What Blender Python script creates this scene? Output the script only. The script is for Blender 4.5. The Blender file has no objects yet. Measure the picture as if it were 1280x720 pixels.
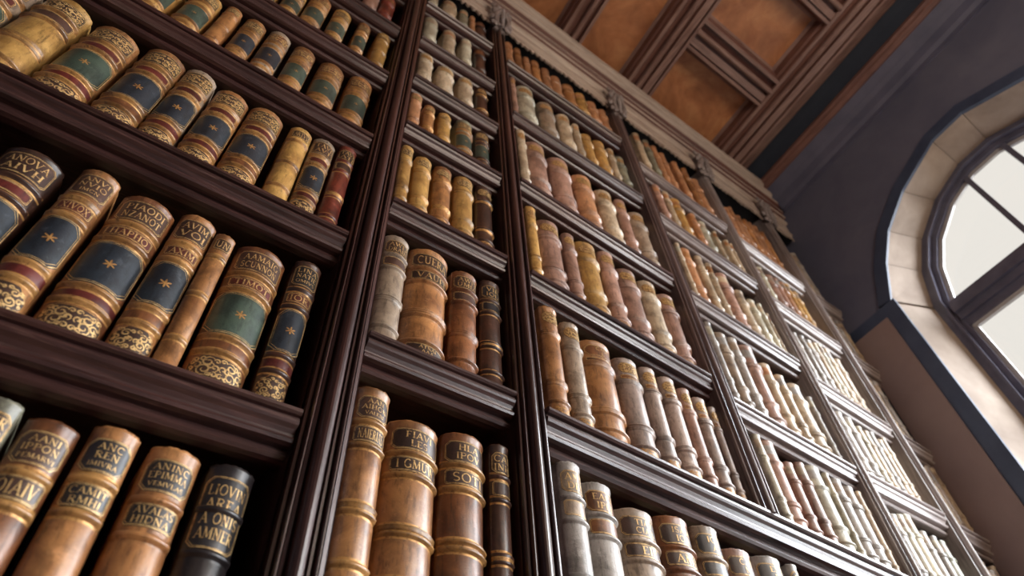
import bpy, bmesh, math, random
from mathutils import Matrix, Vector, noise
from math import sin, cos, pi, radians, sqrt

random.seed(7)
S = 0.75          # metres per layout unit (one unit = eye to bookcase face)
EYE = 1.35        # eye height above the floor
K = 0.10          # the window wall stands a little off square to the bookcase
SC = bpy.context.scene
COL = SC.collection

# ------------------------------------------------------------------ camera
cd = bpy.data.cameras.new('camera')
cam = bpy.data.objects.new('camera', cd); COL.objects.link(cam)
RT = (0.808369, -0.586936, -0.04523); UP = (-0.432771, -0.644609, 0.630229); FW = (0.399059, 0.489884, 0.775091)
cam.matrix_world = Matrix(((RT[0], UP[0], -FW[0], 0), (RT[1], UP[1], -FW[1], 0), (RT[2], UP[2], -FW[2], EYE), (0, 0, 0, 1)))
cd.sensor_width = 36; cd.lens = 23.4756; cd.clip_start = 0.05; cd.clip_end = 100
cd.dof.use_dof = True; cd.dof.focus_distance = 1.22; cd.dof.aperture_fstop = 3.6
SC.camera = cam

# ------------------------------------------------------------------ world, light, exposure
w = bpy.data.worlds.new('world'); SC.world = w; w.use_nodes = True
bg = w.node_tree.nodes['Background']
bg.inputs[0].default_value = (0.97, 0.93, 0.86, 1); bg.inputs[1].default_value = 0.90
SC.view_settings.view_transform = 'Standard'; SC.view_settings.look = 'None'
SC.view_settings.exposure = 0.0; SC.view_settings.gamma = 1.0; SC.view_settings.use_curve_mapping = False

def area(name, loc, target, sx, sy, power, color):
    l = bpy.data.lights.new(name, 'AREA'); l.shape = 'RECTANGLE'; l.size = sx; l.size_y = sy
    l.energy = power; l.color = color
    o = bpy.data.objects.new(name, l); COL.objects.link(o)
    o.location = Vector(loc); d = Vector(target) - Vector(loc)
    o.rotation_euler = d.to_track_quat('-Z', 'Y').to_euler(); return o
# hazy daylight falling through the row of arched windows
sl = bpy.data.lights.new('hazy_sun', 'SUN'); sl.energy = 30.0; sl.angle = radians(75); sl.color = (0.90, 0.95, 1.0)
so = bpy.data.objects.new('hazy_sun', sl); COL.objects.link(so)
so.rotation_euler = Vector((-0.72, 0.78, -0.50)).to_track_quat('-Z', 'Y').to_euler()
# warm fill lights added out of view behind the viewer
area('warm_fill', (2.2, -1.7, 2.9), (0.1, 0.75, 2.2), 1.3, 1.3, 24, (1.0, 0.78, 0.54))
area('warm_fill', (-1.4, -2.4, 3.3), (0.0, 0.75, 2.6), 1.4, 1.4, 3.5, (1.0, 0.76, 0.52))
area('ceiling_fill', (1.0, -1.5, 3.2), (1.5, 0.2, 4.8), 1.0, 1.0, 22, (1.0, 0.83, 0.68))  # added unseen fill, aimed up to brighten the ceiling

# ------------------------------------------------------------------ materials
class NT:
    def __init__(s, name):
        s.m = bpy.data.materials.new(name); s.m.use_nodes = True
        s.t = s.m.node_tree; s.b = s.t.nodes['Principled BSDF']; s.o = s.t.nodes['Material Output']
    def n(s, typ, **kw):
        nd = s.t.nodes.new(typ)
        for k, v in kw.items(): setattr(nd, k, v)
        return nd
    def l(s, a, b): s.t.links.new(a, b)
    def ramp(s, fac, stops):
        r = s.n('ShaderNodeValToRGB'); e = r.color_ramp.elements
        while len(e) < len(stops): e.new(0.5)
        for i, (p, c) in enumerate(stops): e[i].position = p; e[i].color = (*c, 1) if len(c) == 3 else c
        s.l(fac, r.inputs[0]); return r.outputs[0]
    def coords(s, scale=(1, 1, 1), rand=True):
        tc = s.n('ShaderNodeTexCoord'); mp = s.n('ShaderNodeMapping')
        mp.inputs['Scale'].default_value = scale
        src = tc.outputs['Object']
        if rand:
            oi = s.n('ShaderNodeObjectInfo'); va = s.n('ShaderNodeVectorMath', operation='ADD')
            ml = s.n('ShaderNodeMath', operation='MULTIPLY'); ml.inputs[1].default_value = 37.0
            s.l(oi.outputs['Random'], ml.inputs[0]); s.l(src, va.inputs[0]); s.l(ml.outputs[0], va.inputs[1]); src = va.outputs[0]
        s.l(src, mp.inputs[0]); return mp.outputs[0]
    def noise(s, vec, scale, detail=5, rough=.6, dist=0):
        n = s.n('ShaderNodeTexNoise'); n.inputs['Scale'].default_value = scale; n.inputs['Detail'].default_value = detail
        n.inputs['Roughness'].default_value = rough; n.inputs['Distortion'].default_value = dist
        s.l(vec, n.inputs['Vector']); return n.outputs['Fac']
    def mix(s, fac, a, b, typ='MIX'):
        m = s.n('ShaderNodeMix', data_type='RGBA', blend_type=typ)
        if isinstance(fac, float): m.inputs[0].default_value = fac
        else: s.l(fac, m.inputs[0])
        for i, v in ((6, a), (7, b)):
            if isinstance(v, tuple): m.inputs[i].default_value = (*v, 1)
            else: s.l(v, m.inputs[i])
        return m.outputs[2]
    def bump(s, h, strength, dist=0.001):
        b = s.n('ShaderNodeBump'); b.inputs['Strength'].default_value = strength; b.inputs['Distance'].default_value = dist
        s.l(h, b.inputs['Height']); s.l(b.outputs[0], s.b.inputs['Normal'])
    def set(s, **kw):
        for k, v in kw.items(): s.b.inputs[k.replace('_', ' ')].default_value = v

def lin(r, g, b):
    f = lambda c: (c / 255 / 12.92) if c <= 10 else ((c / 255 + .055) / 1.055) ** 2.4
    return (f(r), f(g), f(b))

def wood(name, dark, mid, light, axis, rough=.34, coat=.45, freq=1.0, worn=None, bumpk=.5):
    t = NT(name)
    sc = [34 * freq, 34 * freq, 34 * freq]; sc[axis] = 1.6
    v = t.coords(tuple(sc), rand=False)
    g = t.noise(v, 3.0, 6, .65, .8)
    v2 = t.coords((1, 1, 1), rand=False)
    big = t.noise(v2, 3.2, 4, .6)
    c = t.ramp(g, [(.30, dark), (.52, mid), (.78, light)])
    c2 = t.mix(t.ramp(big, [(.35, (0, 0, 0)), (.7, (1, 1, 1))]), c, t.mix(.45, c, light))
    if worn:
        wn = t.noise(v, 7.0, 8, .75)
        c2 = t.mix(t.ramp(wn, [(.58, (0, 0, 0)), (.72, (.7, .7, .7))]), c2, worn)
    t.l(c2, t.b.inputs['Base Color'])
    r = t.n('ShaderNodeMapRange'); t.l(g, r.inputs[0]); r.inputs[3].default_value = rough - .08; r.inputs[4].default_value = rough + .16
    t.l(r.outputs[0], t.b.inputs['Roughness'])
    t.set(Coat_Weight=coat, Coat_Roughness=.22)
    t.bump(g, bumpk, .0008)
    return t.m

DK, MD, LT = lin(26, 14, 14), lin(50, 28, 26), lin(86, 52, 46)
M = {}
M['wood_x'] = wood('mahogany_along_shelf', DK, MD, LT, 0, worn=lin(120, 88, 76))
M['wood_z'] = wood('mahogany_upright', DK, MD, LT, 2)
M['wood_x2'] = wood('shelf_edge_painted_glare', lin(52, 38, 36), lin(98, 80, 76), lin(140, 122, 116), 0, worn=lin(168, 154, 148))  # paler mahogany: window glare put into the shelf colour
M['wood_x3'] = wood('shelf_edge_strong_painted_glare', lin(78, 64, 62), lin(138, 124, 120), lin(176, 164, 160), 0, worn=lin(196, 188, 184))  # same mahogany with more of the window glare painted in
M['wood_z2'] = wood('upright_painted_glare', lin(48, 34, 34), lin(88, 70, 68), lin(128, 110, 108), 2)  # lighter mahogany, window highlights painted into the upright
M['wood_z3'] = wood('upright_painted_glare_and_dust', lin(72, 60, 60), lin(130, 118, 116), lin(170, 160, 158), 2, worn=lin(190, 184, 182))  # strongest painted window glare on uprights; also the dusty corbels
M['wood_back'] = wood('shade_tinted_boards', lin(10, 13, 19), lin(15, 18, 25), lin(22, 24, 30), 2, rough=.6, coat=0)  # bluish black puts the shade of the cavities into the colour
M['wood_dusty'] = wood('weathered_cornice_oak', lin(120, 102, 92), lin(176, 158, 146), lin(204, 190, 178), 0, rough=.42, coat=.1, worn=lin(200, 184, 172))
M['wood_y'] = wood('ceiling_beam_oak', lin(78, 54, 48), lin(126, 96, 88), lin(166, 140, 130), 1, rough=.42, coat=.15)
M['wood_cx'] = wood('ceiling_cross_oak', lin(78, 54, 48), lin(126, 96, 88), lin(166, 140, 130), 0, rough=.42, coat=.15)
M['red_wood'] = wood('red_brown_moulding', lin(70, 46, 42), lin(108, 74, 66), lin(132, 96, 86), 1, rough=.45, coat=.1)

def burl():
    t = NT('burr_walnut_panel'); v = t.coords((1, 1, 1), rand=True)
    a = t.noise(v, 3.5, 8, .62, 1.6); b = t.noise(v, 14, 6, .6, .6)
    c = t.ramp(a, [(.28, lin(124, 78, 50)), (.5, lin(182, 124, 82)), (.75, lin(208, 158, 112))])
    c = t.mix(t.ramp(b, [(.35, (0, 0, 0)), (.75, (.6, .6, .6))]), c, lin(150, 90, 56))
    t.l(c, t.b.inputs['Base Color']); t.set(Roughness=.42, Coat_Weight=.1); t.bump(b, .15, .001); return t.m
M['burl'] = burl()
M['red_x'] = wood('red_brown_quirk', lin(60, 34, 30), lin(96, 58, 50), lin(124, 84, 74), 0, rough=.45, coat=.1)

def plain(name, c1, c2, scale, rough, bumpk=.15, coat=0, detail=6):
    t = NT(name); v = t.coords((1, 1, 1), rand=False); a = t.noise(v, scale, detail, .6, .3)
    t.l(t.ramp(a, [(.3, c1), (.7, c2)]), t.b.inputs['Base Color'])
    t.set(Roughness=rough, Coat_Weight=coat); t.bump(a, bumpk, .002); return t.m
M['plaster'] = plain('blue_grey_plaster', lin(88, 90, 110), lin(104, 105, 122), 4, .75)
M['crown'] = plain('shade_tinted_crown_plaster', lin(74, 76, 96), lin(92, 92, 112), 6, .6)  # darker than the wall plaster: shade painted into the crown
M['trim_blue'] = plain('dark_slate_trim', lin(50, 62, 86), lin(66, 78, 102), 9, .5)
M['brown_panel'] = plain('brown_painted_panel', lin(128, 108, 106), lin(144, 124, 120), 3, .62)
M['stone'] = plain('warm_lime_stone', lin(138, 122, 110), lin(170, 154, 140), 6, .8, .4)
M['frame'] = plain('slate_painted_frame', lin(74, 74, 90), lin(96, 95, 112), 12, .38, .1, .3)
M['frame_light'] = plain('pale_glazing_putty', lin(150, 146, 146), lin(176, 172, 170), 12, .5)
M['floor'] = wood('oak_floor', lin(80, 52, 34), lin(116, 80, 52), lin(140, 100, 68), 1)
M['cove'] = plain('dark_blue_green_cove', lin(34, 42, 56), lin(46, 54, 68), 6, .7)

def glass():
    t = NT('window_glass'); tr = t.n('ShaderNodeBsdfTransparent'); gl = t.n('ShaderNodeBsdfGlossy')
    gl.inputs['Roughness'].default_value = .02; mx = t.n('ShaderNodeMixShader'); mx.inputs[0].default_value = .06
    t.l(tr.outputs[0], mx.inputs[1]); t.l(gl.outputs[0], mx.inputs[2]); t.l(mx.outputs[0], t.o.inputs[0]); return t.m
M['glass'] = glass()

def leather(name, c, c2, rough=.38, worn=None):
    t = NT('leather_' + name); v = t.coords((1, 1, 1))
    a = t.noise(v, 16, 5, .6, .6); vs = t.coords((60, 60, 14)); b = t.noise(vs, 2.0, 6, .7)
    f = t.noise(v, 420, 3, .6)
    col = t.ramp(a, [(.32, c2), (.62, c)])
    dk = tuple(x * .30 for x in c2)
    col = t.mix(t.ramp(b, [(.50, (0, 0, 0)), (.70, (.85, .85, .85))]), col, dk)
    sp_ = t.noise(v, 9, 7, .7, 1.2)
    col = t.mix(t.ramp(sp_, [(.50, (0, 0, 0)), (.66, (.7, .7, .7))]), col, tuple(x * .5 for x in c2))
    wn = t.noise(v, 48, 7, .75)
    lt = worn or tuple(min(1, x * 1.5 + .04) for x in c)
    col = t.mix(t.ramp(wn, [(.57, (0, 0, 0)), (.7, (.55, .55, .55))]), col, lt)
    oi = t.n('ShaderNodeObjectInfo'); hs = t.n('ShaderNodeHueSaturation')
    mr = t.n('ShaderNodeMapRange'); t.l(oi.outputs['Random'], mr.inputs[0]); mr.inputs[3].default_value = .82; mr.inputs[4].default_value = 1.18
    t.l(mr.outputs[0], hs.inputs['Value']); t.l(col, hs.inputs['Color']); t.l(hs.outputs[0], t.b.inputs['Base Color'])
    t.set(Roughness=rough, Coat_Weight=.28, Coat_Roughness=.24)
    ad = t.n('ShaderNodeMath', operation='ADD'); t.l(f, ad.inputs[0]); t.l(wn, ad.inputs[1])
    t.bump(ad.outputs[0], .35, .0008); return t.m
LEA = {
 'tan': (lin(174, 120, 72), lin(118, 74, 42)), 'ochre': (lin(196, 152, 86), lin(150, 106, 54)),
 'brown': (lin(136, 84, 48), lin(88, 50, 30)), 'dark': (lin(84, 52, 38), lin(50, 32, 26)),
 'red': (lin(128, 58, 42), lin(86, 36, 28)), 'clay': (lin(174, 150, 136), lin(128, 106, 96)), 'rose': (lin(174, 134, 116), lin(130, 96, 82)),
 'grey': (lin(168, 146, 124), lin(118, 98, 82)), 'pale': (lin(198, 176, 148), lin(152, 130, 106)),
 'cream': (lin(198, 190, 168), lin(156, 146, 126)), 'orange': (lin(192, 138, 98), lin(150, 102, 70)),
 'black': (lin(42, 34, 34), lin(26, 22, 24)), 'sage': (lin(146, 142, 120), lin(106, 102, 88)),
 'ash': (lin(172, 163, 155), lin(126, 118, 112)),
}
for k, (a, b) in LEA.items(): M[k] = leather(k, a, b)
M['navy'] = leather('navy', lin(42, 50, 58), lin(28, 34, 42), .42, worn=lin(92, 98, 104))
M['band'] = leather('gilded_band', lin(178, 130, 74), lin(116, 76, 42), .36)
M['green'] = leather('green', lin(66, 80, 68), lin(44, 56, 50), .42, worn=lin(110, 122, 108))
M['lab_dark'] = leather('label_dark', lin(78, 52, 42), lin(52, 34, 30), .42)
M['lab_red'] = leather('label_red', lin(104, 40, 34), lin(72, 26, 24), .4)
M['lab_black'] = leather('label_black', lin(46, 42, 44), lin(30, 28, 34), .42)

def gilt(name, c, c2, metal):
    t = NT(name); v = t.coords(); a = t.noise(v, 160, 6, .7)
    t.l(t.ramp(a, [(.34, c2), (.52, c)]), t.b.inputs['Base Color']); t.set(Roughness=.36, Metallic=metal)
    t.bump(a, .4, .0006); return t.m
M['gilt'] = gilt('gilt', lin(222, 184, 124), lin(120, 82, 50), .35)
M['gilt_worn'] = gilt('worn_gilt', lin(190, 142, 84), lin(112, 72, 42), .35)

def tooled(name, ground, line, scale, dist):
    """impressed scrollwork: fine gilt lines over a darker ground"""
    t = NT(name); v = t.coords((1, .6, 1)); wv = t.n('ShaderNodeTexWave', wave_type='RINGS')
    wv.inputs['Scale'].default_value = scale; wv.inputs['Distortion'].default_value = dist
    wv.inputs['Detail'].default_value = 1.2; wv.inputs['Detail Scale'].default_value = 1.4
    t.l(v, wv.inputs['Vector'])
    m = t.ramp(wv.outputs['Fac'], [(.42, (0, 0, 0)), (.6, (1, 1, 1))])
    t.l(t.mix(m, ground, line), t.b.inputs['Base Color']); t.set(Roughness=.38, Metallic=.2)
    t.bump(m, .8, .0012); return t.m
M['tooled'] = tooled('tooled_scrollwork', lin(48, 30, 24), lin(204, 156, 98), 36, 7)
M['tooled_soft'] = tooled('soft_tooled_scrollwork', lin(96, 62, 44), lin(176, 132, 92), 34, 6)
M['paper'] = plain('aged_paper', lin(170, 146, 106), lin(200, 178, 138), 60, .8)

# ------------------------------------------------------------------ mesh helpers (layout units -> metres)
def P(x, y, z): return Vector((x * S, y * S, z * S + EYE))
def link(name, bm, mats, parent=None, smooth=False, loc=None):
    if name not in ('title_label', 'leather_panel', 'foot_ornament'): bmesh.ops.recalc_face_normals(bm, faces=bm.faces)
    me = bpy.data.meshes.new(name); bm.to_mesh(me); bm.free()
    for m in (mats if isinstance(mats, (list, tuple)) else [mats]): me.materials.append(M[m])
    if smooth: me.polygons.foreach_set('use_smooth', [True] * len(me.polygons))
    o = bpy.data.objects.new(name, me); COL.objects.link(o)
    if parent: o.parent = parent
    if loc: o.location = loc
    return o
def empty(name, loc, label=None, cat=None, group=None):
    o = bpy.data.objects.new(name, None); COL.objects.link(o); o.location = loc; o.empty_display_size = .05
    if label: o['label'] = label
    if cat: o['category'] = cat
    if group: o['group'] = group
    return o
def structure(o, label=None):
    o['kind'] = 'structure'
    if label: o['label'] = label
    return o
def sweep(bm, a, b, closed=True, mi=0):
    """a, b: matching rings of world points, joined into a prism"""
    va = [bm.verts.new(p) for p in a]; vb = [bm.verts.new(p) for p in b]; n = len(a)
    for i in range(n if closed else n - 1):
        j = (i + 1) % n; f = bm.faces.new((va[i], va[j], vb[j], vb[i])); f.material_index = mi
    if closed:
        for r in (va, vb[::-1]):
            try: bm.faces.new(r).material_index = mi
            except ValueError: pass
def box(bm, x0, x1, y0, y1, z0, z1, mi=0):
    r = lambda z: [P(x0, y0, z), P(x1, y0, z), P(x1, y1, z), P(x0, y1, z)]
    sweep(bm, r(z0), r(z1), mi=mi)
def ubox(bm, u0, u1, y0, y1, z0, z1, mi=0):
    X = lambda u, y: u + K * (y - 1)
    r = lambda z: [P(X(u0, y0), y0, z), P(X(u1, y0), y0, z), P(X(u1, y1), y1, z), P(X(u0, y1), y1, z)]
    sweep(bm, r(z0), r(z1), mi=mi)
def arcpts(cx, cy, r, a0, a1, n):
    return [(cx + r * cos(radians(a0 + (a1 - a0) * i / n)), cy + r * sin(radians(a0 + (a1 - a0) * i / n))) for i in range(n + 1)]

# ================================================================== the room
ZF = -EYE / S; ZC = 4.60; ZP = 4.76; XW = 3.60; XL = -3.6; YB = -6.5; YBACK = 1.46
XX = lambda u, y: u + K * (y - 1)
bm = bmesh.new(); box(bm, XL, 3.9, YB, 1.6, ZF - .1, ZF); structure(link('floor', bm, 'floor'), 'oak board floor')
bm = bmesh.new(); box(bm, XL, 4.0, 1.5, 1.6, ZF, ZP + .1); structure(link('wall_back', bm, 'plaster'), 'wall behind the bookcase')
bm = bmesh.new(); box(bm, XL - .1, XL, YB, 1.6, ZF, ZP + .1); structure(link('wall_left', bm, 'plaster'))
bm = bmesh.new(); box(bm, XL - .1, 4.0, YB - .1, YB, ZF, ZP + .1); structure(link('wall_front', bm, 'plaster'))

# ---- window wall with a row of arched openings -------------------------------------------------
CY = [-0.2, -2.7, -5.2]
ARO = [(.890, 3.03), (.778, 3.276), (.645, 3.47), (.429, 3.643), (.109, 3.790), (-.109, 3.790), (-.429, 3.643), (-.645, 3.47), (-.778, 3.276), (-.890, 3.03)]
ARI = [(.768, 3.03), (.687, 3.306), (.56, 3.508), (.344, 3.690), (.105, 3.785), (-.105, 3.785), (-.344, 3.690), (-.56, 3.508), (-.687, 3.306), (-.768, 3.03)]
SILL = -0.75
WT = .30
bm = bmesh.new()
def wallface(bm, X):
    def q(pts): bm.faces.new([bm.verts.new(P(XX(X, y), y, z)) for y, z in pts])
    ys = 1.6
    for c in CY:
        q([(ys, ZF), (ys, ZP), (c + .890, ZP), (c + .890, ZF)])
        q([(c + .890, ZF), (c + .890, SILL), (c - .890, SILL), (c - .890, ZF)])
        for a, b in zip(ARO, ARO[1:]):
            q([(c + a[0], a[1]), (c + a[0], ZP), (c + b[0], ZP), (c + b[0], b[1])])
        ys = c - .890
    q([(ys, ZF), (ys, ZP), (YB, ZP), (YB, ZF)])
wallface(bm, XW)
# outer skin with the smaller openings of the frames
def outer(bm, X):
    def q(pts): bm.faces.new([bm.verts.new(P(XX(X, y), y, z)) for y, z in pts])
    ys = 1.6
    for c in CY:
        q([(ys, ZF), (ys, ZP), (c + .768, ZP), (c + .768, ZF)])
        q([(c + .768, ZF), (c + .768, SILL), (c - .768, SILL), (c - .768, ZF)])
        for a, b in zip(ARI, ARI[1:]):
            q([(c + a[0], a[1]), (c + a[0], ZP), (c + b[0], ZP), (c + b[0], b[1])])
        ys = c - .768
    q([(ys, ZF), (ys, ZP), (YB, ZP), (YB, ZF)])
outer(bm, XW + WT + .06)
bmesh.ops.remove_doubles(bm, verts=bm.verts, dist=1e-5)
wall = structure(link('wall_right', bm, 'plaster'), 'blue-grey plaster wall with arched windows')
for wi, c in enumerate(CY):
    W = lambda o, y, z: P(XX(XW + o, c + y), c + y, z)
    bm = bmesh.new()                              # splayed stone reveal, laid as single long voussoirs
    O = [(.890, SILL)] + ARO + [(-.890, SILL)]; I = [(.768, SILL)] + ARI + [(-.768, SILL)]
    for i in range(len(O) - 1):
        a, b, e, d = O[i], O[i + 1], I[i + 1], I[i]
        sh = .0035
        def lp(p, q, t): return (p[0] + (q[0] - p[0]) * t, p[1] + (q[1] - p[1]) * t)
        t0, t1 = .006, .994
        A0, B0, E0, D0 = lp(a, b, t0), lp(a, b, t1), lp(d, e, t1), lp(d, e, t0)
        n = 1
        v = [bm.verts.new(W(0 if k < 2 else WT, *p)) for k, p in enumerate((A0, B0, E0, D0))]
        bm.faces.new(v)
        bk = [bm.verts.new(W((0 if k < 2 else WT) + .002, p[0] * 1.012, (p[1] - 3.0) * 1.012 + 3.0 if p[1] > 0 else p[1])) for k, p in enumerate((a, b, e, d))]
        bm.faces.new(bk)
    # sill
    v = [bm.verts.new(W(*p)) for p in ((0, .89, SILL), (0, -.89, SILL), (WT, -.768, SILL + .02), (WT, .768, SILL + .02))]; bm.faces.new(v)
    structure(link('trim_%d' % (wi + 1), bm, 'stone'), 'pale stone splayed reveal of an arched window')
    # dark slate band round the opening on the wall face
    bm = bmesh.new(); out = []
    for (y, z) in ARO:
        dx, dz = y / .9, (z - 2.9) / .9; L = sqrt(dx * dx + dz * dz); out.append((y + dx / L * .085, z + dz / L * .085))
    for i in range(len(ARO) - 1):
        a, b, e, d = ARO[i], ARO[i + 1], out[i + 1], out[i]
        sweep(bm, [W(.004, *a), W(.004, *b), W(.004, *e), W(.004, *d)], [W(-.022, *a), W(-.022, *b), W(-.022, *e), W(-.022, *d)])
    structure(link('trim_%d' % (wi + 11), bm, 'trim_blue'), 'dark slate band around the arch')
    # window frame
    wf = bpy.data.objects.new('window_%d' % (wi + 1), None); COL.objects.link(wf); wf.location = (0, 0, 0); structure(wf, 'arched window with slate-painted frame, transom and two mullions')
    def inset(r, extra=0):
        o = []
        for (y, z) in ARI:
            cy_, cz_ = 0, 3.0; s = 1 - r / sqrt(y * y + (z - cz_) ** 2 + 1e-9); o.append((y * s, cz_ + (z - cz_) * s))
        return [(o[0][0], SILL + .02)] + o + [(o[-1][0], SILL + .02)]
    def ring(bm, r0, r1, x0, x1):
        A, B = inset(r0), inset(r1)
        # densify the arch so the sash reads round
        for i in range(len(A) - 1):
            sweep(bm, [W(x0, *A[i]), W(x0, *A[i + 1]), W(x0, *B[i + 1]), W(x0, *B[i])], [W(x1, *A[i]), W(x1, *A[i + 1]), W(x1, *B[i + 1]), W(x1, *B[i])])
    def smooth_arch(lst):
        return lst
    bm = bmesh.new(); ring(bm, -.01, .035, WT - .02, WT + .05); ring(bm, .035, .05, WT - .035, WT + .05); ring(bm, .05, .085, WT + .0, WT + .05)
    link('window_frame', bm, 'frame', wf)
    bm = bmesh.new(); ring(bm, .085, .112, WT + .025, WT + .045); link('glazing_bead', bm, 'frame_light', wf)
    def bar(bm, y0, y1, z0, z1, x0, x1):
        sweep(bm, [W(x0, y0, z0), W(x0, y1, z0), W(x0, y1, z1), W(x0, y0, z1)], [W(x1, y0, z0), W(x1, y1, z0), W(x1, y1, z1), W(x1, y0, z1)])
    bm = bmesh.new(); bar(bm, -.70, .70, 2.85, 3.00, WT - .01, WT + .05); bar(bm, -.70, .70, 2.90, 2.95, WT - .035, WT + .0)
    bar(bm, -.70, .70, 2.80, 2.85, WT + .01, WT + .05)
    link('transom', bm, 'frame', wf)
    bm = bmesh.new(); bar(bm, -.68, .68, 2.775, 2.80, WT + .02, WT + .045); link('glazing_bead', bm, 'frame_light', wf)
    for s in (-1, 1):
        bm = bmesh.new(); bar(bm, s * .135 - .016, s * .135 + .016, 3.0, 3.70, WT + .005, WT + .045); link('mullion', bm, 'frame', wf)
        bm = bmesh.new(); bar(bm, s * .03 - .012 + s * .2, s * .03 + .012 + s * .2, SILL, 2.8, WT + .01, WT + .045); link('mullion', bm, 'frame', wf)
    for z in (2.19, 1.35, .5):
        bm = bmesh.new(); bar(bm, -.69, .69, z - .03, z + .03, WT + .0, WT + .05); link('transom', bm, 'frame', wf)
    bm = bmesh.new(); G = inset(.09); bm.faces.new([bm.verts.new(W(WT + .036, *p)) for p in G]); link('pane', bm, 'glass', wf)
# dark framed brown pilaster panel between bookcase and window
bm = bmesh.new(); W = lambda o, y, z: P(XX(XW + o, y), y, z)
def wprism(bm, y0, y1, z0, z1, x0, x1):
    sweep(bm, [W(x0, y0, z0), W(x0, y1, z0), W(x0, y1, z1), W(x0, y0, z1)], [W(x1, y0, z0), W(x1, y1, z0), W(x1, y1, z1), W(x1, y0, z1)])
wprism(bm, .672, 1.2, ZF, 3.02, -.03, .0); pl = structure(link('trim_21', bm, 'trim_blue'), 'dark slate pilaster frame beside the window')
bm = bmesh.new(); wprism(bm, .765, 1.02, ZF + .2, 2.925, -.045, -.03); link('panel', bm, 'brown_panel', pl)

# ---- crown moulding of the window wall ----------------------------------------------------------
prof = [(3.60, 4.37), (3.585, 4.37), (3.58, 4.40), (3.555, 4.42), (3.53, 4.47), (3.50, 4.49), (3.49, 4.50), (3.45, 4.53), (3.43, 4.55), (3.60, 4.55)]
def uprism(bm, prof, y0, y1, mi=0):
    sweep(bm, [P(XX(u, y0), y0, z) for u, z in prof], [P(XX(u, y1), y1, z) for u, z in prof], mi=mi)
def quirks(bm, prof):
    bm.faces.ensure_lookup_table()
    for i in range(len(prof) - 1):
        a, b = prof[i][1], prof[i + 1][1]
        if ZC + .025 < max(a, b) < ZP - .02: bm.faces[i].material_index = 1
bm = bmesh.new(); uprism(bm, prof, YB, .93); structure(link('trim_31', bm, 'crown'), 'plaster crown moulding over the window wall')
bm = bmesh.new(); uprism(bm, [(3.445, 4.54), (3.43, 4.535), (3.415, 4.55), (3.405, 4.56), (3.39, 4.56), (3.375, 4.575), (3.375, 4.60), (3.40, 4.62), (3.44, 4.62)], YB, .93)
structure(link('trim_32', bm, 'red_wood'), 'red-brown bead along the crown moulding')
bm = bmesh.new(); uprism(bm, [(3.60, 4.55), (3.44, 4.55), (3.40, 4.63), (3.36, 4.70), (3.32, ZP), (3.60, ZP)], YB, .93); structure(link('trim_33', bm, 'cove'), 'dark cove below the ceiling')

# ---- coffered ceiling ---------------------------------------------------------------------------
bm = bmesh.new(); ubox(bm, XL - .6, XW + .4, YB - .1, 1.6, ZP + .012, ZP + .1); ceil = structure(link('ceiling', bm, 'wood_y'), 'coffered timber ceiling')
BE = [(-2.1, -1.75), (-.95, -.60), (.15, .42), (1.345, 1.505), (1.945, 2.165), (2.925, 3.155)]   # beams (u0,u1) running away from the bookcase
def beamprof(u0, u1):
    """stepped frame, deep quirks and round beads along the soffit"""
    w_ = u1 - u0; z = ZC; g = .040
    def bead(c, r): return [(c - r, z + g), (c - r, z + r * .8)] + [(c - r * cos(pi * i / 6), z + r * .5 - r * 1.1 * sin(pi * i / 6)) for i in range(7)] + [(c + r, z + r * .8), (c + r, z + g)]
    p = [(u0 - .04, ZP + .012), (u0 - .04, ZP - .012), (u0 - .02, ZP - .03), (u0 - .018, z + .06), (u0 - .004, z + .05), (u0 - .004, z + .012), (u0, z), (u0 + .022, z), (u0 + .026, z + g)]
    if w_ > .19:
        p += [(u0 + w_ * .20, z + g), (u0 + w_ * .20, z + g - .006)] + bead(u0 + w_ * .42, .020)
        p += [(u0 + w_ * .62, z + g), (u0 + w_ * .62, z + .010), (u0 + w_ * .84, z + .004), (u0 + w_ * .84, z + g)]
    else: p += bead(u0 + w_ * .56, .018)
    p += [(u1 - .026, z + g), (u1 - .022, z), (u1, z), (u1 + .004, z + .012), (u1 + .004, z + .05), (u1 + .018, z + .06), (u1 + .02, ZP - .03), (u1 + .04, ZP - .012), (u1 + .04, ZP + .012)]
    return p
for i, (a, b) in enumerate(BE):
    bm = bmesh.new(); pr = beamprof(a, b); uprism(bm, pr, YB, 1.4); quirks(bm, pr); structure(link('trim_%d' % (41 + i), bm, ['wood_y', 'red_wood']), 'moulded ceiling beam')
CB = [(.272, .482, 4), (-.40, -.19, 4), (-1.5, -1.3, 4), (-1.5, -1.3, 3), (-1.5, -1.3, 2), (-3.4, -3.2, 2), (-3.4, -3.2, 3), (-3.4, -3.2, 4)]
for i, (y0, y1, bi) in enumerate(CB):
    u0, u1 = BE[bi][1] - .005, BE[bi + 1 if bi + 1 < len(BE) else bi][0] + .005
    bm = bmesh.new(); pr = beamprof(y0, y1)
    sweep(bm, [P(XX(u0, y), y, z + .003) for y, z in pr], [P(XX(u1, y), y, z + .003) for y, z in pr]); quirks(bm, pr)
    structure(link('trim_%d' % (61 + i), bm, ['wood_cx', 'red_x']), 'moulded cross beam of the ceiling')
edges = [XL] + [x for b in BE for x in b]
gaps = [(BE[i][1], BE[i + 1][0]) for i in range(len(BE) - 1)]
for gi, (a, b) in enumerate(gaps):
    cs = sorted([(y0, y1) for (y0, y1, bi) in CB if bi == gi], reverse=True); top = 1.4
    for (y0, y1) in cs + [(YB, YB)]:
        ya = y1
        bm = bmesh.new(); ubox(bm, a + .03, b - .03, ya + .03, top - .03, ZP - .012, ZP + .013)
        o = link('ceiling_panel', bm, 'burl', ceil); top = y0

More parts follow.
